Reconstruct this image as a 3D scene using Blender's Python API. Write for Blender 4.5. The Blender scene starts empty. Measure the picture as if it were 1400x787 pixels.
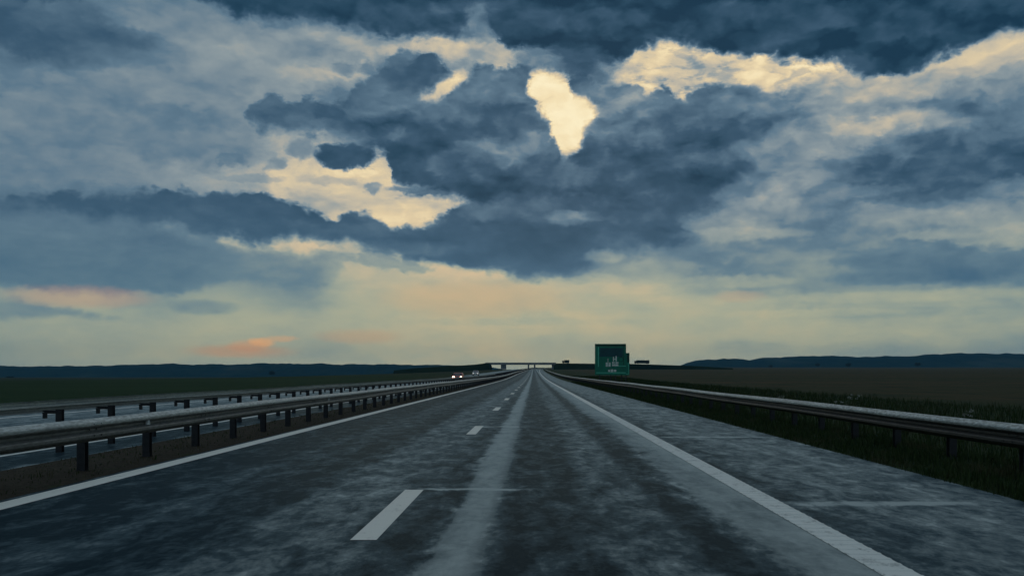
import bpy, math, random
import numpy as np
from mathutils import Vector
random.seed(7); rng = np.random.default_rng(7)
S = bpy.context.scene
COL = S.collection
R = math.radians

# ------------------------------------------------------------------ camera
F, VX, VY, CH = 1200.0, 729.5, 509.5, 1.33      # focal length and vanishing point in pixels of a 1400 px wide frame, eye height
cam = bpy.data.cameras.new('camera'); co = bpy.data.objects.new('camera', cam); COL.objects.link(co)
cam.sensor_width = 36; cam.lens = 36 * F / 1400
cam.shift_x = -(VX - 700) / 1400; cam.shift_y = (VY - 393.5) / 1400
cam.clip_start = 0.1; cam.clip_end = 40000
co.location = (0, 0, CH); co.rotation_euler = (R(90), 0, 0)
S.camera = co
S.view_settings.view_transform = 'Standard'; S.view_settings.look = 'None'
S.view_settings.gamma = 1; S.view_settings.use_curve_mapping = False
S.view_settings.exposure = 0.0
S.render.engine = 'CYCLES'
S.cycles.volume_bounces = 0
SUN_AZ, SUN_EL = 2.5, 14.0

# ------------------------------------------------------------------ node helper
def lin(c):
    return tuple([((v/255)/12.92 if v/255 <= .04045 else (((v/255)+.055)/1.055)**2.4) for v in c]) + (1,)
class NT:
    def __init__(s, tree): s.t = tree; s.t.nodes.clear()
    def n(s, typ, **kw):
        nd = s.t.nodes.new(typ)
        for k, v in kw.items(): setattr(nd, k, v)
        return nd
    def put(s, sock, v):
        if isinstance(v, bpy.types.NodeSocket): s.t.links.new(v, sock)
        elif v is not None: sock.default_value = v
    def m(s, op, a, b=None, c=None, clamp=False):
        nd = s.n('ShaderNodeMath', operation=op, use_clamp=clamp)
        s.put(nd.inputs[0], a); s.put(nd.inputs[1], b)
        if c is not None: s.put(nd.inputs[2], c)
        return nd.outputs[0]
    def vm(s, op, a, b=None, sc=None):
        nd = s.n('ShaderNodeVectorMath', operation=op)
        s.put(nd.inputs[0], a)
        if b is not None: s.put(nd.inputs[1], b)
        if sc is not None: s.put(nd.inputs['Scale'], sc)
        return nd.outputs[0]
    def mr(s, v, a, b, c=0., d=1., smooth=True):
        nd = s.n('ShaderNodeMapRange', interpolation_type='SMOOTHSTEP' if smooth else 'LINEAR', clamp=True)
        for i, x in enumerate((v, a, b, c, d)): s.put(nd.inputs[i], x)
        return nd.outputs[0]
    def mixf(s, f, a, b):
        nd = s.n('ShaderNodeMix', data_type='FLOAT', clamp_factor=True)
        s.put(nd.inputs[0], f); s.put(nd.inputs[2], a); s.put(nd.inputs[3], b)
        return nd.outputs[0]
    def mixc(s, f, a, b, mode='MIX'):
        nd = s.n('ShaderNodeMix', data_type='RGBA', blend_type=mode, clamp_factor=True)
        s.put(nd.inputs[0], f); s.put(nd.inputs[6], a); s.put(nd.inputs[7], b)
        return nd.outputs[2]
    def noise(s, vec, scale, detail=3, rough=.5, dist=0., out=0):
        nd = s.n('ShaderNodeTexNoise')
        s.put(nd.inputs['Vector'], vec)
        nd.inputs['Scale'].default_value = scale; nd.inputs['Detail'].default_value = detail
        nd.inputs['Roughness'].default_value = rough; nd.inputs['Distortion'].default_value = dist
        return nd.outputs[out]
    def curve(s, v, pts, vector=False):
        nd = s.n('ShaderNodeFloatCurve'); c = nd.mapping.curves[0]
        pts = sorted(pts)
        while len(c.points) < len(pts): c.points.new(.5, .5)
        for p, (x, y) in zip(c.points, pts):
            p.location = (x, y); p.handle_type = 'VECTOR' if vector else 'AUTO_CLAMPED'
        nd.mapping.extend = 'HORIZONTAL'; nd.mapping.update()
        s.put(nd.inputs['Value'], v); return nd.outputs[0]
    def ramp(s, v, stops, interp='LINEAR'):
        nd = s.n('ShaderNodeValToRGB'); cr = nd.color_ramp; cr.interpolation = interp
        while len(cr.elements) < len(stops): cr.elements.new(.5)
        for e, (p, c) in zip(cr.elements, stops): e.position = p; e.color = c
        s.put(nd.inputs[0], v); return nd.outputs[0]

# ------------------------------------------------------------------ sky (world): clear air behind a deck of broken evening cloud
W = bpy.data.worlds.new('World'); S.world = W; W.use_nodes = True
def build_sky():
    q = NT(W.node_tree)
    A0, A1, V0, V1 = -42., 42., -.02, .46
    def an(x): return (math.degrees(math.atan((x - VX)/F)) - A0)/(A1 - A0)
    def vn(x, y): return ((VY - y)/F*math.cos(math.atan((x - VX)/F)) - V0)/(V1 - V0)
    px = 1/F/(V1 - V0)                      # one pixel of height in vn
    tc = q.n('ShaderNodeTexCoord'); d = tc.outputs['Generated']
    flat = q.vm('MULTIPLY', d, (1, 1, 2.2))
    n1 = q.noise(flat, 9, 6, .62, .2, out=1)
    n2 = q.noise(q.vm('MULTIPLY', d, (1, 1, 1.5)), 42, 5, .62, .4, out=1)
    n3 = q.noise(q.vm('MULTIPLY', d, (1, 1, 1.3)), 120, 4, .6, .3, out=1)
    s3 = q.n('ShaderNodeSeparateXYZ'); q.put(s3.inputs[0], n3)
    s1 = q.n('ShaderNodeSeparateXYZ'); q.put(s1.inputs[0], n1)
    s2 = q.n('ShaderNodeSeparateXYZ'); q.put(s2.inputs[0], n2)
    sd = q.n('ShaderNodeSeparateXYZ'); q.put(sd.inputs[0], d)
    x, y, z = sd.outputs
    az = q.m('MULTIPLY', q.m('ARCTAN2', x, y), 180/math.pi)
    hyp = q.m('SQRT', q.m('ADD', q.m('MULTIPLY', x, x), q.m('MULTIPLY', y, y)))
    v = q.m('DIVIDE', z, q.m('MAXIMUM', hyp, .02))
    azn = q.m('DIVIDE', q.m('SUBTRACT', az, A0), A1 - A0)
    vnn = q.m('DIVIDE', q.m('SUBTRACT', v, V0), V1 - V0)
    s4 = q.n('ShaderNodeCombineXYZ'); q.put(s4.inputs[0], q.m('MULTIPLY', az, math.pi/180)); q.put(s4.inputs[1], v)
    base2 = q.vm('ADD', s4.outputs[0], q.vm('ADD', q.vm('SCALE', n1, None, sc=.05), q.vm('SCALE', n2, None, sc=.018)))
    def lobes(scale, zf, detail, off=0., smooth=.35):
        vo = q.n('ShaderNodeTexVoronoi', voronoi_dimensions='2D', feature='SMOOTH_F1')
        vec = q.vm('MULTIPLY', base2, (1, zf, 1))
        if off: vec = q.vm('ADD', vec, (0, off, 0))
        q.put(vo.inputs['Vector'], vec); vo.inputs['Scale'].default_value = scale; vo.inputs['Detail'].default_value = detail
        vo.inputs['Roughness'].default_value = .5; vo.inputs['Lacunarity'].default_value = 2.3; vo.inputs['Smoothness'].default_value = smooth; vo.normalize = True
        return vo.outputs['Distance']
    LB = q.m('SUBTRACT', lobes(24, 1.25, 2), .33)
    # more wobble high up, calmer streaks near the horizon
    amp = q.mr(vnn, .05, .55, .35, 1.)
    def wob(a1, a2, c, a3=0.):
        if a3: return q.m('ADD', wob(a1, a2, c), q.m('MULTIPLY', q.m('MULTIPLY', q.m('SUBTRACT', s3.outputs[c], .5), a3), amp))
        t = q.m('ADD', q.m('MULTIPLY', q.m('SUBTRACT', s1.outputs[c], .5), a1), q.m('MULTIPLY', q.m('SUBTRACT', s2.outputs[c], .5), a2))
        return q.m('MULTIPLY', t, amp)
    U = q.m('ADD', azn, wob(.085, .034, 0)); V = q.m('ADD', vnn, wob(.115, .075, 1))
    Us = q.m('ADD', azn, wob(.008, .016, 0, .008)); Vs = q.m('ADD', vnn, wob(.012, .030, 1, .020))
    rows = [0, 40, 80, 120, 160, 200, 240, 280, 320, 360, 400, 440, 480, 505]
    G = [
     [.24,.36,.45,.34,.27,.15,.13,.12,.08,.06,.05,.06,.06,.08,.12],
     [.24,.30,.48,.50,.50,.45,.35,.20,.10,.08,.08,.08,.08,.30,.55],
     [.36,.33,.45,.53,.55,.60,.66,.62,.35,.70,.74,.66,.48,.58,.60],
     [.45,.46,.46,.50,.56,.50,.40,.38,.45,.60,.55,.60,.68,.60,.56],
     [.45,.47,.43,.46,.54,.40,.25,.28,.45,.30,.36,.50,.66,.50,.44],
     [.45,.47,.45,.48,.62,.60,.18,.25,.38,.24,.34,.52,.48,.30,.28],
     [.45,.46,.49,.60,.72,.78,.20,.16,.25,.20,.30,.46,.44,.26,.28],
     [.35,.38,.38,.45,.72,.84,.65,.20,.18,.18,.52,.48,.36,.42,.52],
     [.36,.38,.42,.52,.62,.72,.45,.22,.34,.42,.50,.42,.42,.55,.58],
     [.35,.34,.38,.46,.52,.66,.70,.50,.42,.52,.40,.44,.46,.36,.40],
     [.52,.62,.48,.54,.50,.62,.68,.68,.64,.62,.52,.46,.52,.54,.50],
     [.54,.58,.55,.58,.57,.62,.66,.66,.65,.64,.61,.59,.57,.55,.52],
     [.53,.57,.58,.60,.58,.61,.61,.60,.60,.59,.57,.55,.52,.50,.49],
     [.52,.54,.56,.57,.57,.58,.58,.58,.58,.57,.56,.54,.52,.50,.49]]
    xs = [i*100 for i in range(15)]
    base_var = q.m('SUBTRACT', q.noise(q.vm('MULTIPLY', d, (1, 1, 3.2)), 10, 5, .5, .4), .5)
    fine_var = q.m('SUBTRACT', q.noise(q.vm('MULTIPLY', d, (1, 1, 2.6)), 48, 5, .6, .3), .5)
    T = None
    for j, xc in enumerate(xs):
        pts = [(0, G[-1][j])] + [(vn(xc, yy), G[i][j]) for i, yy in enumerate(rows)] + [(1., .12)]
        c = q.curve(V, [(max(0, min(1, a)), b) for a, b in pts])
        T = c if T is None else q.mixf(q.mr(U, an(xs[j-1]), an(xc)), T, c)
    def band(T, top, bot, val, soft_t, soft_b, strength=1., uu=Us, vv=Vs, lob=44., halo=0.):
        def close(L, o):                       # make the outlines cross just outside both ends
            (xa, ya), (xb, yb) = L[0], L[-1]; return [(xa - 60, ya + o*90), (xa - 14, ya + o*22)] + [p for p in L[1:-1]] + [(xb + 14, yb + o*22), (xb + 60, yb + o*90)]
        top = close(top, 1); bot = close(bot, -1)
        cu = q.curve(uu, [(an(a), vn(a, b)) for a, b in top])
        cl = q.curve(uu, [(an(a), vn(a, b)) for a, b in bot])
        lb = q.m('MULTIPLY', q.m('MULTIPLY', LB, lob*px), amp)
        e1 = q.m('SUBTRACT', q.m('SUBTRACT', cu, vv), lb); e2 = q.m('SUBTRACT', q.m('SUBTRACT', vv, cl), lb)
        if halo:
            h = q.m('MULTIPLY', q.mr(e1, -17*px, 4*px), q.mr(e2, -17*px, 4*px)); T = q.mixf(q.m('MULTIPLY', h, halo), T, .52)
        m1 = q.mr(e1, -soft_t*px, soft_t*px)
        m2 = q.mr(e2, -soft_b*px, soft_b*px)
        mk = q.m('MULTIPLY', q.m('MULTIPLY', m1, m2), strength)
        return q.mixf(mk, T, val), mk
    def spot(T, cx, cy, rx, ry, val, k=1., soft=.6, uu=Us, vv=Vs, slope=0.):
        a = q.m('DIVIDE', q.m('SUBTRACT', uu, an(cx)), rx/F*57.3/(A1 - A0))
        dv = q.m('SUBTRACT', vv, vn(cx, cy))
        if slope: dv = q.m('ADD', dv, q.m('MULTIPLY', q.m('SUBTRACT', uu, an(cx)), slope))
        b = q.m('DIVIDE', dv, ry*px)
        r = q.m('ADD', q.m('MULTIPLY', a, a), q.m('MULTIPLY', b, b))
        mk = q.m('MULTIPLY', q.mr(r, 1 + soft, max(0, 1 - soft)), k)
        return (q.mixf(mk, T, val), mk) if T is not None else mk
    # high cirrus band behind, cream openings
    T, _ = band(T, [(270,322),(330,320),(450,325),(520,340),(600,352),(700,375),(740,392)], [(270,323),(330,338),(400,345),(470,340),(520,362),(640,378),(740,393)], .78, 6, 9, .9, lob=-24)
    T, _ = band(T, [(560,62),(600,55),(700,62),(760,80)], [(560,64),(600,95),(660,108),(720,100),(760,88)], .72, 12, 12, .7, lob=-24)
    T, _ = band(T, [(820,92),(880,60),(930,45),(1000,60),(1060,60),(1120,70),(1150,88),(1165,100)], [(820,93),(870,118),(905,135),(935,140),(975,130),(1010,122),(1060,125),(1110,115),(1150,104),(1165,102)], q.m('ADD', .88, q.m('MULTIPLY', base_var, .6)), 20, 15, q.mr(q.m('ADD', base_var, q.m('MULTIPLY', fine_var, .8)), -.16, .0, .35, .97), lob=-40, halo=.6)
    T, _ = spot(T, 1185, 140, 60, 34, .72, .8, .9)
    T, _ = spot(T, 1330, 75, 95, 26, .68, .8, .9, slope=.3)
    # left grey veil
    T, _ = spot(T, 45, 40, 110, 34, .28, .5, .95, U, V)
    T, _ = spot(T, 170, 52, 42, 13, .30, .6, .9)
    # main cumulus bank
    ptop = [(335,160),(355,140),(375,134),(400,144),(418,137),(445,148),(465,136),(485,116),(505,104),(530,88),(560,74),(590,80),(612,98),(640,100),(668,92),(700,96),(725,88),(745,96),(800,110),(835,118),(860,113),(885,130),(905,124),(935,134),(965,122),(1000,114),(1040,120),(1075,135),(1110,160),(1160,215)]
    pbot = [(335,161),(352,172),(385,180),(430,184),(470,186),(500,196),(525,208),(535,240),(560,256),(600,266),(645,275),(700,320),(760,330),(820,320),(900,300),(960,290),(1000,262),(1060,240),(1110,225),(1160,216)]
    T, mMain = band(T, ptop, pbot, .31, 6, 10, q.mr(Us, an(1110), an(960)))
    # shade inside the bank
    T, _ = spot(T, 680, 265, 190, 40, .13, .8, .9)
    T, _ = spot(T, 560, 205, 90, 45, .17, .7, .9)
    T, _ = spot(T, 900, 230, 110, 60, .15, .8, .9)
    T, _ = spot(T, 560, 100, 55, 25, .36, .7, .9)
    T, _ = spot(T, 700, 175, 60, 38, .34, .7, .9)
    T, _ = spot(T, 850, 165, 60, 38, .42, .8, .9)
    T, _ = spot(T, 1000, 175, 70, 30, .26, .6, .9)
    T, _ = spot(T, 1090, 215, 60, 26, .44, .7, .9)
    T, _ = spot(T, 1030, 262, 45, 24, .56, .7, .8)
    T, _ = band(T, [(360,235),(400,212),(440,222),(500,224),(516,202),(532,212),(536,246),(560,258),(600,266),(645,272)], [(360,240),(400,290),(440,312),(470,312),(540,316),(600,308),(660,280)], q.m('ADD', .80, q.m('MULTIPLY', base_var, .5)), 12, 16, q.mr(q.m('ADD', base_var, fine_var), -.22, -.04, .5, .95), lob=-34, halo=.25)
    # small puffs and wisps
    T, _ = spot(T, 472, 214, 40, 17, .16, 1, .35)
    T, _ = spot(T, 411, 203, 19, 13, .42, .8, .6)
    T, _ = spot(T, 313, 217, 20, 8, .40, .7, .6)
    T, _ = spot(T, 372, 226, 14, 9, .46, .6, .7, slope=-1.2)
    T, _ = spot(T, 340, 244, 44, 5, .50, .6, .7)
    T, _ = spot(T, 470, 95, 16, 8, .40, .7, .7)
    T, _ = spot(T, 500, 93, 12, 8, .38, .7, .7)
    T, _ = spot(T, 575, 262, 40, 5, .36, .75, .6, slope=.2)
    T, _ = spot(T, 512, 258, 12, 8, .50, .7, .6)
    T, _ = spot(T, 447, 247, 40, 6, .66, .7, .6)
    # bright rents in the bank
    T, _ = band(T, [(570,140),(590,118),(612,104),(632,96),(650,96)], [(570,141),(600,134),(622,116),(640,106),(650,97)], .93, 10, 10, lob=-18, halo=.6)
    T, _ = band(T, [(733,102),(742,97),(760,98),(775,104),(782,128),(800,140),(822,152)], [(733,140),(742,160),(754,178),(760,206),(770,217),(784,210),(795,185),(810,168),(822,153)], q.m('ADD', q.mr(vnn, vn(770,215), vn(770,110), .90, 1.04), q.m('MULTIPLY', base_var, .3)), 13, 13, lob=-34, halo=.6)
    T, _ = spot(T, 765, 240, 50, 16, .42, .6, .9)
    # long stratocumulus strip from the left
    T, mC = band(T, [(-60,262),(60,266),(150,268),(240,262),(290,264),(345,262),(385,274),(415,288),(450,303),(470,298),(490,293),(515,300),(545,310),(580,307),(615,294),(650,272),(720,262),(860,275),(930,300),(980,330)],
                    [(-60,284),(60,284),(150,292),(220,304),(300,322),(360,329),(420,326),(470,332),(520,344),(600,360),(660,370),(720,378),(780,370),(830,352),(880,338),(930,335),(980,331)], .26, 6, 10)
    T, _ = spot(T, 690, 330, 120, 26, .16, .7, .9)
    T, _ = spot(T, 560, 340, 70, 10, .38, .5, .9)
    T, _ = spot(T, 660, 288, 34, 13, .38, .8, .8)
    T, _ = spot(T, 775, 298, 30, 10, .46, .8, .8)
    T, _ = spot(T, 825, 350, 26, 9, .62, .6, .9)
    # lower grey clouds, left
    T, _ = band(T, [(-60,318),(60,312),(150,312),(200,316),(260,322),(340,338),(400,366)], [(-60,395),(60,394),(160,399),(230,400),(290,388),(340,380),(400,370)], .35, 14, 7, q.m('MULTIPLY', q.mr(Us, an(400), an(190)), .9))
    T, _ = band(T, [(320,372),(350,348),(385,338),(420,348),(450,352),(470,362)], [(320,376),(350,388),(400,398),(440,392),(470,366)], .42, 9, 12, .6)
    T, _ = band(T, [(420,352),(480,350),(560,360),(632,370)], [(420,356),(500,362),(580,372),(632,377)], .50, 4, 4, .75)
    T, _ = band(T, [(-60,414),(20,412),(80,420),(140,428),(200,436)], [(-60,438),(20,432),(80,432),(140,436),(200,438)], .43, 5, 5, .75)
    T, _ = spot(T, 280, 420, 40, 9, .44, .7, .8)
    # dark mass and streaks, right
    T, _ = spot(T, 1310, 215, 150, 32, .21, .75, .95)
    T, _ = spot(T, 1340, 150, 150, 20, .44, .5, .95)
    T, _ = band(T, [(1040,286),(1150,284),(1280,282),(1380,280),(1460,276)], [(1040,290),(1150,304),(1280,304),(1380,300),(1460,296)], .58, 9, 8, .55)
    T, _ = band(T, [(1080,345),(1200,334),(1320,336),(1460,345)], [(1080,350),(1200,372),(1320,384),(1460,368)], .34, 8, 8, .75)
    T, _ = spot(T, 1010, 320, 80, 9, .58, .7, .9)
    T, _ = spot(T, 1120, 383, 130, 12, .42, .7, .9)
    T, _ = spot(T, 1230, 405, 170, 7, .60, .6, .9)
    for (cx, cy, rx, ry, val, kk) in ((1180,262,60,7,.5,.6),(960,345,70,9,.42,.7),(1330,318,90,6,.62,.6),(1060,352,110,7,.46,.6),(900,365,60,7,.56,.6),(1000,385,70,8,.62,.6),(1290,425,150,6,.5,.5),(1100,428,120,5,.64,.6),(840,395,90,7,.7,.5),(700,440,160,5,.58,.5),(1240,378,90,8,.32,.6)):
        T, _ = spot(T, cx, cy, rx, ry, val, kk, .95)
    T, _ = spot(T, 1395, 255, 40, 12, .56, .7, .9)
    # heavy top cloud
    T, mTop = band(T, [(-200,-300),(100,-300),(1500,-300),(1800,-300)],
        [(-160,-12),(60,-8),(140,-14),(240,-10),(290,2),(330,14),(400,18),(470,26),(520,40),(560,46),(620,48),(645,26),(665,24),(690,56),(720,64),(770,76),(820,78),(870,68),(930,54),(970,66),(1040,74),(1100,78),(1160,90),(1210,98),(1250,92),(1290,74),(1340,52),(1400,28),(1480,14),(1600,10)], .085, 9, 9)
    T, _ = spot(T, 560, 5, 260, 40, .16, .6, .9)
    T, _ = spot(T, 655, 28, 16, 26, .40, .7, .8)
    T, _ = spot(T, 770, 80, 60, 18, .24, .6, .9)
    # texture, and relief: puffs paler on their upper side
    relief = q.m('SUBTRACT', lobes(12, 1.6, 2, .026, .45), lobes(12, 1.6, 2, 0., .45))
    T = q.m('ADD', T, q.m('MULTIPLY', q.m('MULTIPLY', relief, .75), q.m('MULTIPLY', q.mr(vnn, .2, .6, .15, 1.), q.mr(azn, .257, .436, .35, 1.))))
    tv = q.mr(T, .1, .5, .7, 1.)
    T = q.m('ADD', T, q.m('MULTIPLY', q.m('MULTIPLY', base_var, .26), q.m('MULTIPLY', tv, q.mr(azn, .257, .436, .6, 1.))))
    T = q.m('ADD', T, q.m('MULTIPLY', q.m('MULTIPLY', fine_var, .08), q.mr(vnn, .05, .4, .5, 1.)), clamp=False)
    T = q.m('DIVIDE', T, 1.1)
    k = 1/1.1
    hi = q.ramp(T, [(0, lin((22,54,76))), (.10*k, lin((36,68,90))), (.25*k, lin((58,87,110))), (.42*k, lin((94,121,140))),
                    (.58*k, lin((142,155,160))), (.72*k, lin((192,184,166))), (.86*k, lin((226,206,168))), (.95*k, lin((246,226,182))), (1., lin((255,240,200)))])
    lo = q.ramp(T, [(0, lin((40,75,100))), (.30*k, lin((70,106,130))), (.42*k, lin((104,132,144))), (.52*k, lin((146,160,150))),
                    (.60*k, lin((172,176,152))), (.68*k, lin((194,184,150))), (.80*k, lin((220,190,148))), (.95*k, lin((240,205,155)))])
    c = q.mixc(q.mr(vnn, .16, .46), lo, hi)
    for (sx, sy, rx, ry, kk, col) in ((338,474,22,7,.5,(222,158,110)), (356,468,15,5,.75,(240,176,116)), (384,463,20,3.5,.5,(222,172,124)), (325,480,44,6,.25,(205,155,118)), (110,405,70,12,.45,(190,150,130)), (490,460,50,9,.45,(196,160,125)),
                                      (650,408,110,22,.40,(204,172,132)), (1010,405,30,7,.35,(196,165,135)), (330,480,60,8,.4,(205,150,110))):
        mk = spot(None, sx, sy, rx, ry, 0, kk, .95)
        c = q.mixc(mk, c, lin(col))
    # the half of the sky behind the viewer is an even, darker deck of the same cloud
    c = q.mixc(q.mr(v, .52, 1.1), c, q.ramp(q.m('ADD', base_var, .5), [(.3, lin((128,150,172))), (.7, lin((178,192,204)))]))  # overhead cloud, out of view, brightened to raise the light on the road
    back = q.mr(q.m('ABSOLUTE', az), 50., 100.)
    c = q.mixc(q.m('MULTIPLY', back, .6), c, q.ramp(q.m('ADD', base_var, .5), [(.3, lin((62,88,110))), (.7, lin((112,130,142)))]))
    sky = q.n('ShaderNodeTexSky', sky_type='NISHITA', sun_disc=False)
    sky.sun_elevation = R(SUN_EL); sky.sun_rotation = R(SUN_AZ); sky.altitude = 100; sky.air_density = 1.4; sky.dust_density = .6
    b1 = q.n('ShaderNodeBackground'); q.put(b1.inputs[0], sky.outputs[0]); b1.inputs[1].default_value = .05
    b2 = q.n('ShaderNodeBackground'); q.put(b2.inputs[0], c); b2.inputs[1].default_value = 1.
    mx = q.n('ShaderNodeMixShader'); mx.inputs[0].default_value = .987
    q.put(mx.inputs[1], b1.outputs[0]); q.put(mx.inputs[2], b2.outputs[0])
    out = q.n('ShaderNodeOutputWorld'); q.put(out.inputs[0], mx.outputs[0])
build_sky()
W.cycles.sampling_method = 'MANUAL'; W.cycles.sample_map_resolution = 512

sl = bpy.data.lights.new('sun', 'SUN'); sl.energy = .06; sl.angle = R(40); sl.color = (1, .86, .66)
so = bpy.data.objects.new('sun', sl); COL.objects.link(so)
sd = Vector((math.sin(R(SUN_AZ))*math.cos(R(SUN_EL)), math.cos(R(SUN_AZ))*math.cos(R(SUN_EL)), math.sin(R(SUN_EL))))
so.rotation_euler = sd.to_track_quat('Z', 'Y').to_euler()

# ------------------------------------------------------------------ materials
def mat(name):
    m = bpy.data.materials.new(name); m.use_nodes = True
    q = NT(m.node_tree); b = q.n('ShaderNodeBsdfPrincipled'); o = q.n('ShaderNodeOutputMaterial')
    q.put(o.inputs[0], b.outputs[0]); return m, q, b
def simple(name, col, rough=.6, metal=0., var=.25, scale=6., bump=0.):
    m, q, b = mat(name)
    tc = q.n('ShaderNodeTexCoord').outputs['Object']
    n = q.noise(tc, scale, 5, .6)
    c = q.mixc(q.mr(n, .3, .7), tuple(x*(1-var) for x in col[:3])+(1,), tuple(min(1, x*(1+var)) for x in col[:3])+(1,))
    q.put(b.inputs['Base Color'], c); b.inputs['Metallic'].default_value = metal
    q.put(b.inputs['Roughness'], q.mr(n, .3, .7, rough*.85, min(1, rough*1.15)))
    if bump:
        bp = q.n('ShaderNodeBump'); bp.inputs['Strength'].default_value = bump; bp.inputs['Distance'].default_value = .02
        q.put(bp.inputs['Height'], n); q.put(b.inputs['Normal'], bp.outputs[0])
    return m
def emis(name, col, st):
    m, q, b = mat(name)
    b.inputs['Base Color'].default_value = (.8, .8, .8, 1)
    b.inputs['Emission Color'].default_value = col + (1,); b.inputs['Emission Strength'].default_value = st
    return m

def steel_mat(name, dirt_shade, t1=.245, t0=.19):
    m, q, b = mat(name)
    tc = q.n('ShaderNodeTexCoord').outputs['Object']
    n = q.noise(q.vm('MULTIPLY', tc, (4, .5, 6)), 1.5, 6, .65)
    n2 = q.noise(q.vm('MULTIPLY', tc, (8, 3, 14)), 3, 5, .6)
    sp = q.n('ShaderNodeSeparateXYZ'); q.put(sp.inputs[0], tc)
    low = q.mr(q.m('ADD', sp.outputs[2], q.m('MULTIPLY', q.m('SUBTRACT', n, .5), .06)), t1, t0, 0, 1)   # shade below the sky-lit top fold, painted dark brown into the colour
    c = q.mixc(q.mr(n, .35, .65), (.46, .50, .47, 1), (.62, .66, .61, 1))
    c = q.mixc(q.m('MULTIPLY', q.mr(n2, .35, .65), dirt_shade*.6), c, (.10, .085, .06, 1))
    c = q.mixc(q.m('MULTIPLY', low, dirt_shade), c, (.040, .036, .028, 1))
    q.put(b.inputs['Base Color'], c)
    b.inputs['Metallic'].default_value = .35
    q.put(b.inputs['Roughness'], q.mr(n2, .3, .7, .38, .58))
    return m
M_rail = steel_mat('galvanised_rail', .75)
M_rail_back = steel_mat('galvanised_rail_far', .45, .10, .06)
M_rail_r = steel_mat('galvanised_rail_verge', 1.)
M_post = simple('post_steel', (.035, .035, .038), .6, .3, .35, 12)
M_bolt = simple('bolt_steel', (.25, .25, .24), .5, .8)
M_refl = simple('reflector_lens', (.55, .58, .55), .25)

def asphalt_mat(name, dry_pts, x0, x1, seams=(), gain=1.):
    m, q, b = mat(name)
    pos = q.n('ShaderNodeNewGeometry').outputs['Position']
    sp = q.n('ShaderNodeSeparateXYZ'); q.put(sp.inputs[0], pos); X, Y = sp.outputs[0], sp.outputs[1]
    big = q.noise(q.vm('MULTIPLY', pos, (1.3, .16, 1)), 1., 4, .6)                    # long drifts down the lane
    med = q.noise(q.vm('MULTIPLY', pos, (1.5, .6, 1)), 2.2, 5, .58, .5)
    sml = q.noise(q.vm('MULTIPLY', pos, (1, .55, 1)), 10, 6, .72, .3)
    Xw = q.m('ADD', X, q.m('MULTIPLY', q.m('SUBTRACT', big, .5), .35))
    Xw = q.m('ADD', Xw, q.m('MULTIPLY', q.m('SUBTRACT', med, .5), .16))
    D = q.curve(q.m('DIVIDE', q.m('SUBTRACT', Xw, x0), x1 - x0), [((a - x0)/(x1 - x0), v) for a, v in dry_pts])
    calm = q.mr(D, .55, .75, 1., .35)
    MOT = q.m('MULTIPLY', calm, 1.7)
    amt = q.m('MULTIPLY', q.m('SUBTRACT', med, .5), MOT)
    D = q.m('ADD', D, amt); D = q.m('ADD', D, q.m('MULTIPLY', q.m('SUBTRACT', big, .5), .5))
    D = q.m('ADD', D, q.m('MULTIPLY', q.m('SUBTRACT', sml, .5), q.m('MULTIPLY', calm, 1.25)))
    for (ya, xa, xb, w, k) in seams:
        wy = q.m('ADD', Y, q.m('MULTIPLY', q.m('SUBTRACT', med, .5), .25))
        s = q.m('MULTIPLY', q.mr(q.m('ABSOLUTE', q.m('SUBTRACT', wy, ya)), w, w*.3), q.m('MULTIPLY', q.mr(X, xa - .1, xa + .1), q.mr(X, xb + .5, xb - .3)))
        D = q.m('ADD', D, q.m('MULTIPLY', s, k))
    D = q.m('MAXIMUM', q.m('MINIMUM', D, 1.), 0.)
    g = gain
    c = q.ramp(D, [(0, (.006*g, .018*g, .026*g, 1)), (.38, (.038*g, .063*g, .074*g, 1)), (.7, (.18*g, .205*g, .195*g, 1)), (1, (.42*g, .44*g, .40*g, 1))])
    agg = q.noise(pos, 90, 3, .7)
    c = q.mixc(.35, c, q.mixc(agg, (0, 0, 0, 1), (1, 1, 1, 1)), 'OVERLAY')
    bp = q.n('ShaderNodeBump'); bp.inputs['Strength'].default_value = .45; bp.inputs['Distance'].default_value = .010
    q.put(bp.inputs['Height'], q.m('ADD', sml, q.m('MULTIPLY', agg, .5)))
    df = q.n('ShaderNodeBsdfDiffuse'); q.put(df.inputs['Color'], c); q.put(df.inputs['Normal'], bp.outputs[0])
    gl = q.n('ShaderNodeBsdfGlossy'); gl.inputs['Color'].default_value = (.60, .70, .69, 1); q.put(gl.inputs['Normal'], bp.outputs[0])
    q.put(gl.inputs['Roughness'], q.mr(D, 0., .9, .34, .6, False))
    fr = q.n('ShaderNodeFresnel'); fr.inputs['IOR'].default_value = 1.22; q.put(fr.inputs['Normal'], bp.outputs[0])
    mx = q.n('ShaderNodeMixShader'); q.put(mx.inputs[0], q.m('MULTIPLY', fr.outputs[0], q.mr(D, 0., .9, .19, .44, False)))
    q.put(mx.inputs[1], df.outputs[0]); q.put(mx.inputs[2], gl.outputs[0])
    out = [n for n in q.t.nodes if n.type == 'OUTPUT_MATERIAL'][0]; q.put(out.inputs[0], mx.outputs[0]); q.t.nodes.remove(b)
    return m
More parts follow.
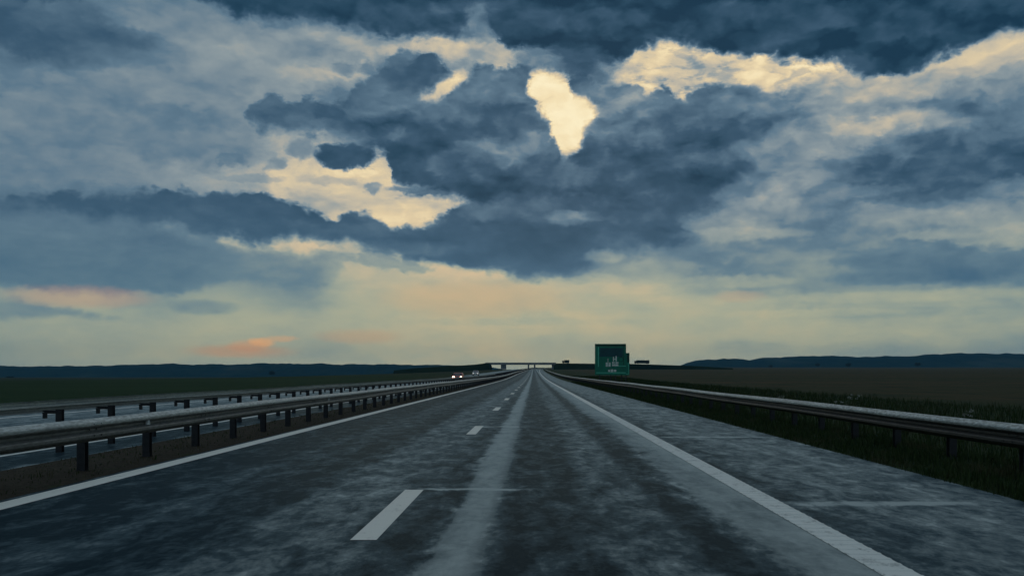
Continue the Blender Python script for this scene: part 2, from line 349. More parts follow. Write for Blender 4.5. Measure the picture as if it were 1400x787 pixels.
dry = [(-6, .12), (-5.5, .05), (-4.6, .0), (-4.1, .04), (-3.6, .22), (-3.1, .12), (-2.75, .09), (-2.35, .40), (-1.9, .50), (-1.5, .44), (-1.15, .34), (-.95, .22),
       (-.78, .62), (-.6, .88), (-.42, .76), (-.28, .24), (-.1, .12), (.4, .20), (.75, .46), (1.05, .48), (1.25, .22), (1.42, .08), (1.6, .28),
       (1.8, .64), (2.0, .80), (2.25, .86), (2.5, .5), (2.65, .28), (2.85, .40), (3.4, .58), (4.2, .60), (4.7, .54), (5.3, .5), (6, .4)]
M_road = asphalt_mat('wet_asphalt', dry, -6., 6., seams=((10.05, -1.3, -.2, .12, .75), (21.7, -1.3, -.4, .3, .6), (8.95, 2.6, 4.4, .2, .5), (18.2, 2.6, 4.6, .22, .4), (33.5, 2.6, 4.6, .4, .3)))
M_opp = asphalt_mat('wet_asphalt_opposite', [(-22, .3), (-20, .4), (-17, .6), (-15, .45), (-13, .7), (-11.5, .5), (-10, .6), (-9, .5)], -22., -9., gain=1.1)
M_gutter = asphalt_mat('wet_gutter', [(-10, .15), (-9.6, .2), (-9.0, .05), (-8.3, .08), (-8.0, .5), (-7.8, .7), (-7.6, .8), (-7, .6)], -10., -7.)

def paint_mat(name, col, wear):
    m, q, b = mat(name)
    pos = q.n('ShaderNodeNewGeometry').outputs['Position']
    n = q.noise(q.vm('MULTIPLY', pos, (1, .5, 1)), 7, 6, .7); n2 = q.noise(pos, 60, 4, .7)
    w = q.mr(q.m('ADD', n, q.m('MULTIPLY', q.m('SUBTRACT', n2, .5), .5)), wear, wear + .25)
    q.put(b.inputs['Base Color'], q.mixc(w, col, tuple(x*.42 for x in col[:3]) + (1,)))
    b.inputs['Roughness'].default_value = .55; return m
M_paint = paint_mat('road_paint', (.80, .77, .66, 1), .54)
M_paint_r = paint_mat('road_paint_worn', (.78, .77, .68, 1), .50)

def ground_mat():
    m, q, b = mat('verge_and_field')
    pos = q.n('ShaderNodeNewGeometry').outputs['Position']
    sp = q.n('ShaderNodeSeparateXYZ'); q.put(sp.inputs[0], pos); X, Y = sp.outputs[0], sp.outputs[1]
    n = q.noise(pos, 1.2, 7, .7); nb = q.noise(pos, .035, 4, .6); nf = q.noise(pos, 11, 5, .75)
    rows = q.noise(q.vm('MULTIPLY', pos, (.004, .035, 0)), 1., 4, .7)
    g1 = q.mixc(q.mr(n, .3, .7), (.010, .022, .006, 1), (.028, .045, .012, 1))
    soil = q.mixc(q.mr(nf, .3, .7), (.028, .022, .014, 1), (.062, .050, .032, 1))
    field = q.mixc(q.mr(rows, .35, .65), (.060, .038, .014, 1), (.016, .028, .006, 1))
    field = q.mixc(q.m('MULTIPLY', q.mr(nb, .35, .65), .5), field, (.050, .042, .014, 1))
    tuft = q.noise(q.vm('MULTIPLY', pos, (.25, .09, 0)), 1., 5, .7)
    field = q.mixc(q.mr(tuft, .48, .64), field, (.012, .020, .005, 1))
    lf = q.mixc(q.mr(rows, .4, .6), (.003, .026, .001, 1), (.008, .034, .004, 1))
    lf = q.mixc(q.mr(Y, 200, 500), lf, (.012, .026, .010, 1))
    c = q.mixc(q.mr(X, 20, 34), g1, field)
    c = q.mixc(q.mr(X, -26, -34), c, lf)
    inmed = q.m('MULTIPLY', q.mr(X, -9.8, -9.6), q.mr(X, -5.1, -5.2))
    soil = q.mixc(q.mr(n, .56, .72), soil, g1)
    c = q.mixc(inmed, c, soil)
    q.put(b.inputs['Base Color'], c); b.inputs['Roughness'].default_value = .95; b.inputs['Specular IOR Level'].default_value = .12
    bp = q.n('ShaderNodeBump'); bp.inputs['Strength'].default_value = .8; bp.inputs['Distance'].default_value = .06
    q.put(bp.inputs['Height'], q.m('ADD', n, nf)); q.put(b.inputs['Normal'], bp.outputs[0])
    return m
M_ground = ground_mat()
def hill_mat():
    m, q, b = mat('far_woods')
    pos = q.n('ShaderNodeNewGeometry').outputs['Position']
    n = q.noise(q.vm('MULTIPLY', pos, (1, .5, 3)), .012, 6, .65); n2 = q.noise(q.vm('MULTIPLY', pos, (1, .2, 5)), .0025, 4, .5)
    c = q.mixc(q.mr(n, .35, .65), (.010, .020, .012, 1), (.022, .034, .016, 1))
    c = q.mixc(q.mr(n2, .52, .66), c, (.045, .055, .032, 1))
    q.put(b.inputs['Base Color'], c); b.inputs['Roughness'].default_value = 1; b.inputs['Specular IOR Level'].default_value = 0
    return m
M_hill = hill_mat()
def grass_mat():
    m, q, b = mat('grass_blades')
    oi = q.n('ShaderNodeNewGeometry')
    n = q.noise(oi.outputs['Position'], 1.1, 4, .6)
    c = q.mixc(oi.outputs['Random Per Island'], (.012, .030, .006, 1), (.040, .065, .014, 1))
    c = q.mixc(q.mr(n, .5, .7), c, (.070, .062, .028, 1))
    q.put(b.inputs['Base Color'], c); b.inputs['Roughness'].default_value = .8; b.inputs['Specular IOR Level'].default_value = .2
    return m
M_grass = grass_mat()
M_conc = simple('bridge_concrete', (.26, .27, .27), .85, 0, .3, .4)
M_leaf = simple('dark_foliage', (.020, .032, .014), .9, 0, .5, .5)
M_bark = simple('bark', (.05, .04, .03), .9)

# ------------------------------------------------------------------ mesh helpers
def tag(o, label=None, cat=None, group=None, kind=None):
    if label: o['label'] = label
    if cat: o['category'] = cat
    if group: o['group'] = group
    if kind: o['kind'] = kind
    return o
def mesh(name, vs, fs, m, parent=None, smooth=False, loc=(0, 0, 0)):
    me = bpy.data.meshes.new(name); me.from_pydata([tuple(v) for v in vs], [], fs); me.update()
    if m: me.materials.append(m)
    if smooth: me.polygons.foreach_set('use_smooth', [True]*len(me.polygons))
    o = bpy.data.objects.new(name, me); o.location = loc; COL.objects.link(o); o.parent = parent; return o
def empty(name, loc=(0, 0, 0), rz=0.):
    o = bpy.data.objects.new(name, None); o.location = loc; o.rotation_euler = (0, 0, rz); o.empty_display_size = .3
    COL.objects.link(o); return o
class MB:
    def __init__(s): s.v, s.f = [], []
    def box(s, x0, x1, y0, y1, z0, z1, tx=0., ty=0.):
        b = len(s.v)
        s.v += [(x0,y0,z0),(x1,y0,z0),(x1,y1,z0),(x0,y1,z0),(x0+tx,y0+ty,z1),(x1-tx,y0+ty,z1),(x1-tx,y1-ty,z1),(x0+tx,y1-ty,z1)]
        s.f += [tuple(b+i for i in f) for f in ((3,2,1,0),(4,5,6,7),(0,1,5,4),(1,2,6,5),(2,3,7,6),(3,0,4,7))]; return s
    def cyl(s, cx, cy, cz, r, h, axis='x', n=16, r2=None):
        b = len(s.v); r2 = r if r2 is None else r2
        for k, rr in ((-h/2, r), (h/2, r2)):
            for i in range(n):
                a = 2*math.pi*i/n; c, d = math.cos(a)*rr, math.sin(a)*rr
                s.v.append({'x': (cx+k, cy+c, cz+d), 'y': (cx+c, cy+k, cz+d), 'z': (cx+c, cy+d, cz+k)}[axis])
        s.f += [(b+i, b+(i+1) % n, b+n+(i+1) % n, b+n+i) for i in range(n)]
        s.f += [tuple(b+i for i in reversed(range(n))), tuple(b+n+i for i in range(n))]; return s
    def prof(s, pts, a0, a1, axis='x'):          # closed outline (y,z) pushed along x
        b = len(s.v); n = len(pts)
        for a in (a0, a1): s.v += [(a, p[0], p[1]) for p in pts]
        s.f += [(b+i, b+(i+1) % n, b+n+(i+1) % n, b+n+i) for i in range(n)]
        s.f += [tuple(b+i for i in reversed(range(n))), tuple(b+n+i for i in range(n))]; return s
    def build(s, name, m, parent=None, smooth=False, loc=(0, 0, 0)): return mesh(name, s.v, s.f, m, parent, smooth, loc)

# ------------------------------------------------------------------ the lie of the land
def xc(Y): return 6.5*max(0., (Y - 250)/750)**1.8 if Y < 1600 else 6.5*1.8**1.8
def sp_(t, w): return t if t/w > 30 else w*math.log1p(math.exp(t/w))
def zroad(Y):
    z = .0074*sp_(Y - 165, 25)
    z = z if z < 4.8 else 4.8 + 1.5*(1 - math.exp(-(z - 4.8)/1.5))
    return z + .0066*sp_(Y - 1250, 60)
def sm(a, b, t):
    t = min(1, max(0, (t - a)/(b - a))); return t*t*(3 - 2*t)
PR = [(-1e5,-.5),(-60,-.5),(-26,-.45),(-22,-.24),(-21.3,-.27),(-9.7,-.27),(-9.45,-.24),(-7.75,-.2),(-7.62,-.07),(-6.2,.0),(-5.62,-.012),(-5.5,-.06),(5.0,-.06),(5.12,.0),(6.6,.03),(8.5,-.25),(13,-.5),(60,-.5),(1e5,-.5)]
PX = [p[0] for p in PR]; PZ = [p[1] for p in PR]
def terr(X, Y):
    s = X - xc(Y); z = zroad(Y) + float(np.interp(s, PX, PZ))
    zR = .0070*min(sp_(Y - 165, 25), 5200) - .5; zL = -.5 - .0046*min(sp_(Y - 90, 40), 5000)
    z += (zR - z)*sm(40, 160, s); z += (zL - z)*sm(26, 200, -s)
    return z
def ys_list(y0, y1, step0, grow):
    out = [y0]; st = step0
    while out[-1] < y1:
        out.append(min(y1, out[-1] + st))
        if out[-1] > 40: st *= grow
    return out
def strip(name, x0, x1, z, y0, y1, m, parent=None, n=2, step=1.5, grow=1.06, th=0.):
    ys = ys_list(y0, y1, step, grow); vs = []; fs = []
    xs = [x0 + (x1 - x0)*i/(n - 1) for i in range(n)]
    for Y in ys:
        for x in xs: vs.append((x + xc(Y), Y, zroad(Y) + z))
    for j in range(len(ys) - 1):
        for i in range(n - 1): fs.append((j*n+i, j*n+i+1, (j+1)*n+i+1, (j+1)*n+i))
    return mesh(name, vs, fs, m, parent)
def ground():
    ys = ys_list(-25, 6800, 2, 1.05)
    half = [5.5, 6.5, 7.6, 8.6, 9.7, 12, 16, 21, 26, 34, 45, 60, 85, 120, 170, 240, 350, 500, 750, 1100, 1600, 2400, 3600, 5200, 8000]
    sset = sorted(set([-h for h in half] + [-21.3, -22, -9.45, -7.75, -7.62, -6.2, -5.62, -5.5, 5.0, 5.12, 6.6, 8.5, 13] + half + [0]))
    vs = []; fs = []; n = len(sset)
    for Y in ys:
        for s in sset:
            X = s + xc(Y)*(abs(s) < 600); z = terr(X, Y)
            if 8.4 < abs(s) < 60 and s > -60: z += .0
            vs.append((X, Y, z))
    for j in range(len(ys) - 1):
        for i in range(n - 1): fs.append((j*n+i, j*n+i+1, (j+1)*n+i+1, (j+1)*n+i))
    return tag(mesh('ground', vs, fs, M_ground), kind='structure')
ground()
road = tag(strip('road', -5.56, 5.08, 0, -12, 1500, M_road, n=3), kind='structure')
opp = tag(strip('opposite_road', -21.2, -9.45, -.185, -12, 1500, M_opp, n=3), kind='structure')
tag(strip('gutter', -9.42, -7.68, -.15, -12, 600, M_gutter, n=2), kind='structure')
# ridged right-hand edge line
el = MB(); ysl = ys_list(-8, 1400, 1.5, 1.06)
for a, b_ in zip(ysl[:-1], ysl[1:]):
    k = len(el.v)
    el.v += [(2.29+xc(a), a, zroad(a)+.004), (2.55+xc(a), a, zroad(a)+.004), (2.55+xc(b_), b_, zroad(b_)+.004), (2.29+xc(b_), b_, zroad(b_)+.004)]; el.f.append((k, k+1, k+2, k+3))
y = 3.
while y < 30:
    el.box(2.292, 2.548, y, y+.06, .005, .010, 0, .012); y += .18
el.build('edge_line', M_paint_r, road)
strip('edge_line', -5.46, -5.17, .004, -8, 1400, M_paint, road)
k = 0
while 6.98 + 12*(k - 1) < 620:
    y0 = 6.98 + 12*(k - 1); strip('lane_dash', -1.46, -1.25, .004, y0, y0+3, M_paint, road); k += 1
strip('edge_line', -9.76, -9.48, -.181, -8, 1300, M_paint, opp)
strip('edge_line', -17.9, -17.65, -.181, -8, 1300, M_paint_r, opp)
for k in range(40):
    strip('lane_dash', -13.9, -13.75, -.181, 10+12*k, 13+12*k, M_paint_r, opp)

# ------------------------------------------------------------------ crash barriers
def wave(zb):
    h = .31
    p = [(.0,.0),(.015,.0),(.075,.045),(.083,.06),(.083,.09),(.075,.105),(.015,.14),(.015,.17),(.075,.205),(.083,.22),(.083,.25),(.075,.265),(.015,.308),(.0,.31)]
    return [(o, z*h/.31) for o, z in p]
def guardrail(label, group, X, side, ztop, zbase, y0, y1, phase, m, post_side, hs=1., tee=False):
    """side = +1: the waved face looks to +x ; posts stand post_side metres behind"""
    root = empty('guardrail', (X, 0, 0)); tag(root, label, 'guardrail', group)
    p = [(o, z*hs) for o, z in wave(0)]; n = len(p); vs = []; fs = []
    ys = ys_list(y0, y1, 1.0, 1.03); t = .004
    for j, Y in enumerate(ys):
        sag = .008*math.sin(Y*.37) + .006*math.sin(Y*.113+2); lx = .012*math.sin(Y*.21+1)
        for o, z in p: vs.append((xc(Y) + side*o + lx, Y, zroad(Y) + z + sag))
        for o, z in reversed(p): vs.append((xc(Y) + side*(o - t) + lx, Y, zroad(Y) + z + sag - (.0 if z < .3 else .004)))
    N = 2*n
    for j in range(len(ys) - 1):
        for i in range(N): fs.append((j*N+i, j*N+(i+1) % N, (j+1)*N+(i+1) % N, (j+1)*N+i))
    fs += [tuple(range(N)), tuple((len(ys)-1)*N+i for i in reversed(range(N)))]
    rail = mesh('rail', vs, fs, m, root, False, (0, 0, ztop - .31*hs))
    # splice plates / bolts every 4 m on the near stretch
    bl = MB()
    y = phase - 8
    while y < 60:
        for dy in (-.1, .1):
            for dz in (.155, .235, .075):
                o = .02 if dz == .155 else .086
                bl.cyl(side*o, y+dy, ztop-.31+dz, .014, .014, 'x', 8)
        y += 4
    if not tee:                                   # bolt heads are surface detail of the rail itself
        bm_ = bl; me = rail.data; v0 = [tuple(v.co) for v in me.vertices]; f0 = [tuple(f.vertices) for f in me.polygons]
        me2 = bpy.data.meshes.new('rail'); me2.from_pydata(v0 + [(a, b, c - (ztop - .31)) for a, b, c in bl.v], [], f0 + [tuple(i + len(v0) for i in f) for f in bl.f])
        me2.materials.append(m); rail.data = me2
    # posts: sigma section with a spacer block
    pm = MB(); h = ztop - (.17 if tee else .06) - zbase
    pm.box(-.006, .006, -.05, .05, 0, h); pm.box(-.055, .055, -.052, -.046, 0, h); pm.box(-.055, .055, .046, .052, 0, h)
    sm_ = MB(); L = abs(post_side) - .055
    if tee:
        t_ = ztop - zbase
        sm_.box(0, .25, -.05, .05, t_-.25, t_-.19).box(.20, .249, -.04, .04, t_-.34, t_-.251)
    else: sm_.box(0, L, -.17, .17, ztop-.235-zbase, ztop-.215-zbase).box(0, L, -.06, .06, ztop-.3-zbase, ztop-.08-zbase).box(0, L, -.17, .17, ztop-.10-zbase, ztop-.085-zbase)
    pme = sme = None; ps = []; y = phase
    while y > y0: y -= 2
    y += 2
    k = 0
    far = MB()
    while y < y1:
        vis = (y > 3)
        if vis and k < 100:
            if pme is None:
                o = pm.build('post', M_post, root); pme = o.data; s2 = sm_.build('spacer', M_post, o); sme = s2.data
            else:
                o = bpy.data.objects.new('post', pme); COL.objects.link(o); o.parent = root
                s2 = bpy.data.objects.new('spacer', sme); COL.objects.link(s2); s2.parent = o
            o.location = (xc(y) - side*abs(post_side), y, zroad(y) + zbase)
            if side < 0: s2.scale = (-1, 1, 1)
            s2.location = (side*.0551, 0, 0); k += 1
        elif vis:
            far.box(xc(y) - side*abs(post_side) - .055, xc(y) - side*abs(post_side) + .055, y-.05, y+.05, zroad(y)+zbase, zroad(y)+ztop-.06)
        y += 2
    if far.v: tag(far.build('post', M_post, root), kind='stuff')
    return root
# left, near side of the median : posts measured at Y = 11.87 + 2k
g1 = guardrail('grimy steel barrier on bare brown soil beside the solid left edge line', 'steel crash barriers along the motorway', -6.02, 1, .72, -.03, -6, 950, 11.97, M_rail, -.13)
g2 = guardrail('steel barrier beyond the wet gutter, seen from behind', 'steel crash barriers along the motorway', -9.09, -1, .82, -.23, -6, 950, 16.4, M_rail_back, -.24, .7, True)
g3 = guardrail('steel barrier standing in the dark grass verge by the right hard shoulder', 'steel crash barriers along the motorway', 6.18, -1, .69, -.02, -6, 930, 15.29, M_rail_r, -.15)
for y in (13.6, 25.6, 37.6, 49.6):
    r = MB().box(0, .03, -.05, .05, 0, .07, .0, .02).build('reflector', M_refl, g1, False, (.03, y, .53))

# ------------------------------------------------------------------ grass on the verges (uncountable)
def blades(name, n, sx, ylo, yhi, hlo, hhi, w, label, clump=.5, bias=1.6):
    u = rng.random(n); Y = ylo + (yhi - ylo)*u**bias
    s = sx[0] + (sx[1] - sx[0])*rng.random(n)
    cl = .5 + .5*np.sin(Y*2.1 + 3*np.sin(s*1.7))*np.sin(s*4 + Y*.7)
    h = (hlo + (hhi - hlo)*rng.random(n)**1.5)*(1 - clump + clump*cl*1.4)
    z = np.array([terr(a + xc(b), b) for a, b in zip(s, Y)]); X = s + np.array([xc(b) for b in Y])
    a = rng.random(n)*6.283; ww = w*(.6 + .8*rng.random(n))*(1 + Y/45); lean = (rng.random((n, 2)) - .5)*h[:, None]*.9
    dx, dy = np.cos(a)*ww/2, np.sin(a)*ww/2
    V = np.zeros((n, 5, 3))
    V[:, 0] = np.stack([X-dx, Y-dy, z-.02], 1); V[:, 1] = np.stack([X+dx, Y+dy, z-.02], 1)
    V[:, 2] = np.stack([X+dx*.7+lean[:, 0]*.35, Y+dy*.7+lean[:, 1]*.35, z+h*.6], 1); V[:, 3] = np.stack([X-dx*.7+lean[:, 0]*.35, Y-dy*.7+lean[:, 1]*.35, z+h*.6], 1)
    V[:, 4] = np.stack([X+lean[:, 0], Y+lean[:, 1], z+h], 1)
    me = bpy.data.meshes.new(name); me.vertices.add(n*5); me.vertices.foreach_set('co', V.reshape(-1))
    base = np.arange(n)*5
    loops = np.stack([base, base+1, base+2, base+3, base+3, base+2, base+4], 1).reshape(-1)
    st = np.stack([np.arange(n)*7, np.arange(n)*7+4], 1).reshape(-1)
    me.loops.add(n*7); me.loops.foreach_set('vertex_index', loops)
    me.polygons.add(n*2); me.polygons.foreach_set('loop_start', st)
    me.update(calc_edges=True); me.validate(); me.materials.append(M_grass)
    o = bpy.data.objects.new(name, me); COL.objects.link(o); return tag(o, label, 'grass', kind='stuff')
blades('verge_grass', 62000, (5.04, 7.4), 8, 120, .05, .20, .010, 'dark green grass between the hard shoulder and the right barrier', .6)
blades('rough_grass', 60000, (7.4, 24), 12, 260, .14, .5, .014, 'rough dark weeds and tall grass growing beyond the right barrier', .55)
blades('median_weeds', 7000, (-7.6, -5.7), 6, 90, .015, .07, .008, 'sparse low weeds in the brown soil under the left barrier', .9)


def weed(x, y, h, label):
    root = empty('flowering_weed', (x, y, terr(x, y))); tag(root, label, 'weed', 'pale flowering weeds beyond the right barrier')
    st = MB(); hd = MB()
    for k in range(5):
        a = random.random()*6.28; r = h*.22*random.random(); tx, ty, tz = math.cos(a)*r, math.sin(a)*r, h*(.75+.25*random.random())
        b = len(st.v)
        st.v += [(-.006,0,0),(.006,0,0),(tx+.004,ty,tz),(tx-.004,ty,tz)]; st.f.append((b, b+1, b+2, b+3))
        for j in range(9):
            c = Vector((tx+random.gauss(0,.03), ty+random.gauss(0,.03), tz+random.gauss(0,.015))); b = len(hd.v)
            e1 = Vector([random.gauss(0,1) for _ in range(3)]).normalized()*.018; e2 = e1.orthogonal().normalized()*.018
            hd.v += [c-e1, c+e2, c+e1, c-e2]; hd.f.append((b, b+1, b+2, b+3))
    st.build('stem', M_grass, root); hd.build('flower_head', M_flower, root)
M_flower = simple('pale_flowers', (.20, .21, .17), .8)
for px_, py_, Y, h, lb in ((1163, 541, 24, .8, 'pale flowering weed in a pair at mid distance, the taller one, behind the right barrier'), (1150, 550, 22, .7, 'low pale flowering weed beside a taller one just above the rail'),
                       (1322, 562, 19, .75, 'pale flowering weed nearest the camera behind the right barrier'), (1070, 540, 33, .8, 'small pale flowering weed farthest along behind the right barrier')):
    weed((px_-VX)*Y/F, Y, CH - (py_-VY)*Y/F - terr((px_-VX)*Y/F, Y) + .06, lb)

# ------------------------------------------------------------------ hills
def ridge(name, prof, Yd, depth, base_y):
    xs = np.arange(prof[0][0], prof[-1][0] + 1, 2.2); tops = np.interp(xs, [p[0] for p in prof], [p[1] for p in prof])
    nt = np.zeros(len(xs))
    for wl, am in ((40, .45), (13, .35), (5.5, .28)):
        ph = rng.random(len(xs)//1 + 2)
        kx = xs/wl; i = np.floor(kx).astype(int); i -= i.min(); fr = kx - np.floor(kx); fr = fr*fr*(3-2*fr)
        nt += am*((1-fr)*ph[i % len(ph)] + fr*ph[(i+1) % len(ph)] - .5)
    tops = tops - nt*3.0
    vs = []; fs = []; prof_d = [(-.5, 0), (-.34, .28), (-.2, .58), (-.08, .88), (0, 1.), (.12, .9), (.3, .5), (.5, 0)]
    n = len(prof_d)
    for x, t in zip(xs, tops):
        X = (x - VX)*Yd/F; zt = CH + (VY - t)*Yd/F; zb = CH + (VY - base_y)*Yd/F - 8
        for d, k in prof_d: vs.append((X, Yd + d*depth + random.uniform(-20, 20)*(0 < k < 1), zb + (zt - zb)*k))
    for j in range(len(xs) - 1):
        for i in range(n - 1): fs.append((j*n+i, j*n+i+1, (j+1)*n+i+1, (j+1)*n+i))
    return tag(mesh(name, vs, fs, M_hill, None, True), kind='structure')
ridge('hills', [(-900,502),(-300,499),(0,500.8),(100,500),(150,499),(185,497.6),(240,497),(262,498.3),(300,497.5),(350,496.3),(440,496.5),(456,498.3),(520,498),(600,498.8),(660,500),(686,504)], 5200, 1400, 517)
ridge('hills', [(926,503),(940,497),(950,493.5),(965,491.5),(1003,490.3),(1025,492),(1043,488.8),(1114,486.3),(1196,487.3),(1257,485.2),(1311,482.8),(1400,483.5),(1700,484),(2300,488)], 5600, 1400, 503)

# ------------------------------------------------------------------ overpass with its banks, at about one kilometre
YB = 1000.
def P(x, y, Y=YB): return ((x - VX)*Y/F, CH + (VY - y)*Y/F)
br = empty('overpass', (P(726, 0)[0], YB, zroad(YB)))
tag(br, 'low dark concrete overpass crossing the motorway at its vanishing point', 'bridge')
X0, zt = P(664, 495.4); X1, zb = P(760, 498.4)
ox, oz = P(726, 0)[0], zroad(YB)
MB().box(X0-ox, X1-ox, -6, 6, zb-oz, zt-.9-oz).build('deck', M_conc, br)
for yy in (-6.05, 5.75): MB().box(X0-ox, X1-ox, yy, yy+.3, zt-.898-oz, zt-oz).build('parapet', M_conc, br)
for xp in (688.5, 722.5, 731, 756.5):
    xx = P(xp, 0)[0] - ox; w = 3.0 if xp in (688.5,) else (1.8 if xp == 756.5 else .95)
    MB().box(xx-w, xx+w, -4.5, 4.5, -.3, zb-oz-.003, .1, .3).build('pier', M_conc, br)
def bank(prof, foot=24, base=509):
    vs = []; fs = []
    for x, t in prof:
        X, z = P(x, t); zb_ = min(P(x, base)[1], terr(X, YB)) - 2
        vs += [(X, YB-foot, zb_), (X, YB-6, z), (X, YB+6, z), (X, YB+foot, zb_)]
    n = len(prof)
    for j in range(n-1):
        for i in range(3): fs.append((j*4+i, j*4+i+1, (j+1)*4+i+1, (j+1)*4+i))
    fs += [(0, 1, 2, 3), ((n-1)*4+3, (n-1)*4+2, (n-1)*4+1, (n-1)*4)]
    return tag(mesh('embankment', vs, fs, M_hill), kind='structure')
bank([(540,506),(570,503),(600,501),(630,499.3),(650,498),(664,496.3),(670,496.3),(672,500)])
bank([(757,500),(760,496.4),(775,496.4),(820,497),(860,497.2),(900,498.3),(950,500.2),(1000,503)])
# far treeline strip on the left bank
def tree(x, ytop, wpx, hpx, Y, label, group='small trees at the foot of the far hills'):
    X, zt_ = P(x, ytop, Y); h = hpx*Y/F; w = wpx*Y/F; zb_ = zt_ - h
    root = empty('tree', (X, Y, zb_)); tag(root, label, 'tree', group)
    t = MB(); t.cyl(0, 0, h*.25, h*.05, h*.6, 'z', 7, h*.02)
    for a in range(4):
        c, s = math.cos(a*1.6), math.sin(a*1.6); b = len(t.v)
        t.v += [(0,0,h*.3),(0,0,h*.36),(c*w*.3,s*w*.3,h*.7)]; t.f.append((b, b+1, b+2))
    t.build('trunk', M_bark, root)
    c = MB(); cl = [(random.uniform(-.36,.36)*w, random.uniform(-.3,.3)*w, h*random.uniform(.42,.8), random.uniform(.12,.22)) for _ in range(11)]
    for _ in range(700):
        cx, cy, cz, r = random.choice(cl); v = Vector([random.gauss(0,1) for _ in range(3)]).normalized()*random.random()**.4
        p = Vector((cx+v.x*r*w, cy+v.y*r*w, min(h, max(h*.06, cz+v.z*r*h*1.6)))); e = Vector([random.gauss(0,1) for _ in range(3)]).normalized()*h*.07; g = e.orthogonal()
        b = len(c.v); c.v += [p-e, p+g, p+e, p-g]; c.f.append((b, b+1, b+2, b+3))
    c.build('crown', M_leaf, root)
tree(1118, 496.5, 9, 5, 2600, 'small dark tree, the leftmost dot before the right-hand blue hills')
tree(1160, 496, 8, 5.5, 2600, 'small dark tree, the middle dot before the right-hand blue hills')
tree(1255, 495.5, 9, 5.5, 2600, 'small dark tree, the rightmost dot before the right-hand blue hills')
tree(1054, 499, 7, 4, 2600, 'faint low tree at the foot of the right-hand hills, left of three darker dots')
tree(372, 507, 8, 7, 2200, 'lone dark tree in the left field before the blue hills')
tree(14, 514, 9, 5, 1800, 'dark tree at the far left edge of the left field')

# ------------------------------------------------------------------ lorries on the overpass road
M_lorry = simple('lorry_dark_green', (.02, .035, .028), .6); M_tyre = simple('tyre_rubber', (.012, .012, .013), .85)
M_glass = simple('car_glass', (.01, .012, .015), .12, 0, .1); M_rim = simple('rim_alloy', (.35, .35, .35), .4, .8)
def lorry(x, ytop, L, H, label, trailer):
    X, z = P(x, ytop); root = empty('truck', (X, YB, z - H - .25)); tag(root, label, 'truck')
    b = MB(); b.box(-L/2+2.2, L/2, -1.25, 1.25, 1.1, H, .02, .02).box(-L/2+2.2, L/2, -1.22, -1.15, .5, 1.098); b.build('cargo_box', M_lorry, root)
    c = MB(); c.prof([(-1.2, .8), (1.2, .8), (1.2, H*.82), (-1.2, H*.82)], -L/2, -L/2+1.9); cb = c.build('cab', M_lorry, root)
    MB().box(-L/2-.012, -L/2-.002, -1.0, 1.0, H*.45, H*.72).build('windscreen', M_glass, cb)
    MB().box(-L/2+.3, L/2-.1, -.5, .5, .75, 1.09).build('chassis', M_post, root)
    for xx in ([-L/2+1.2, L/2-1.5] if not trailer else [-L/2+1.2, -L/2+4, L/2-3.6, L/2-2.4, L/2-1.2]):
        for yy in (-1.1, 1.1):
            w = MB().cyl(xx, yy, .5, .5, .3, 'y', 14).build('wheel', M_tyre, root); MB().cyl(xx, yy*1.14, .5, .26, .06, 'y', 10).build('rim', M_rim, w)
lorry(773.5, 491.6, 8, 3.9, 'small dark lorry on the overpass road just right of the bridge', False)
lorry(877.5, 491.8, 17, 4.2, 'long dark articulated lorry on the embankment right of the green sign', True)

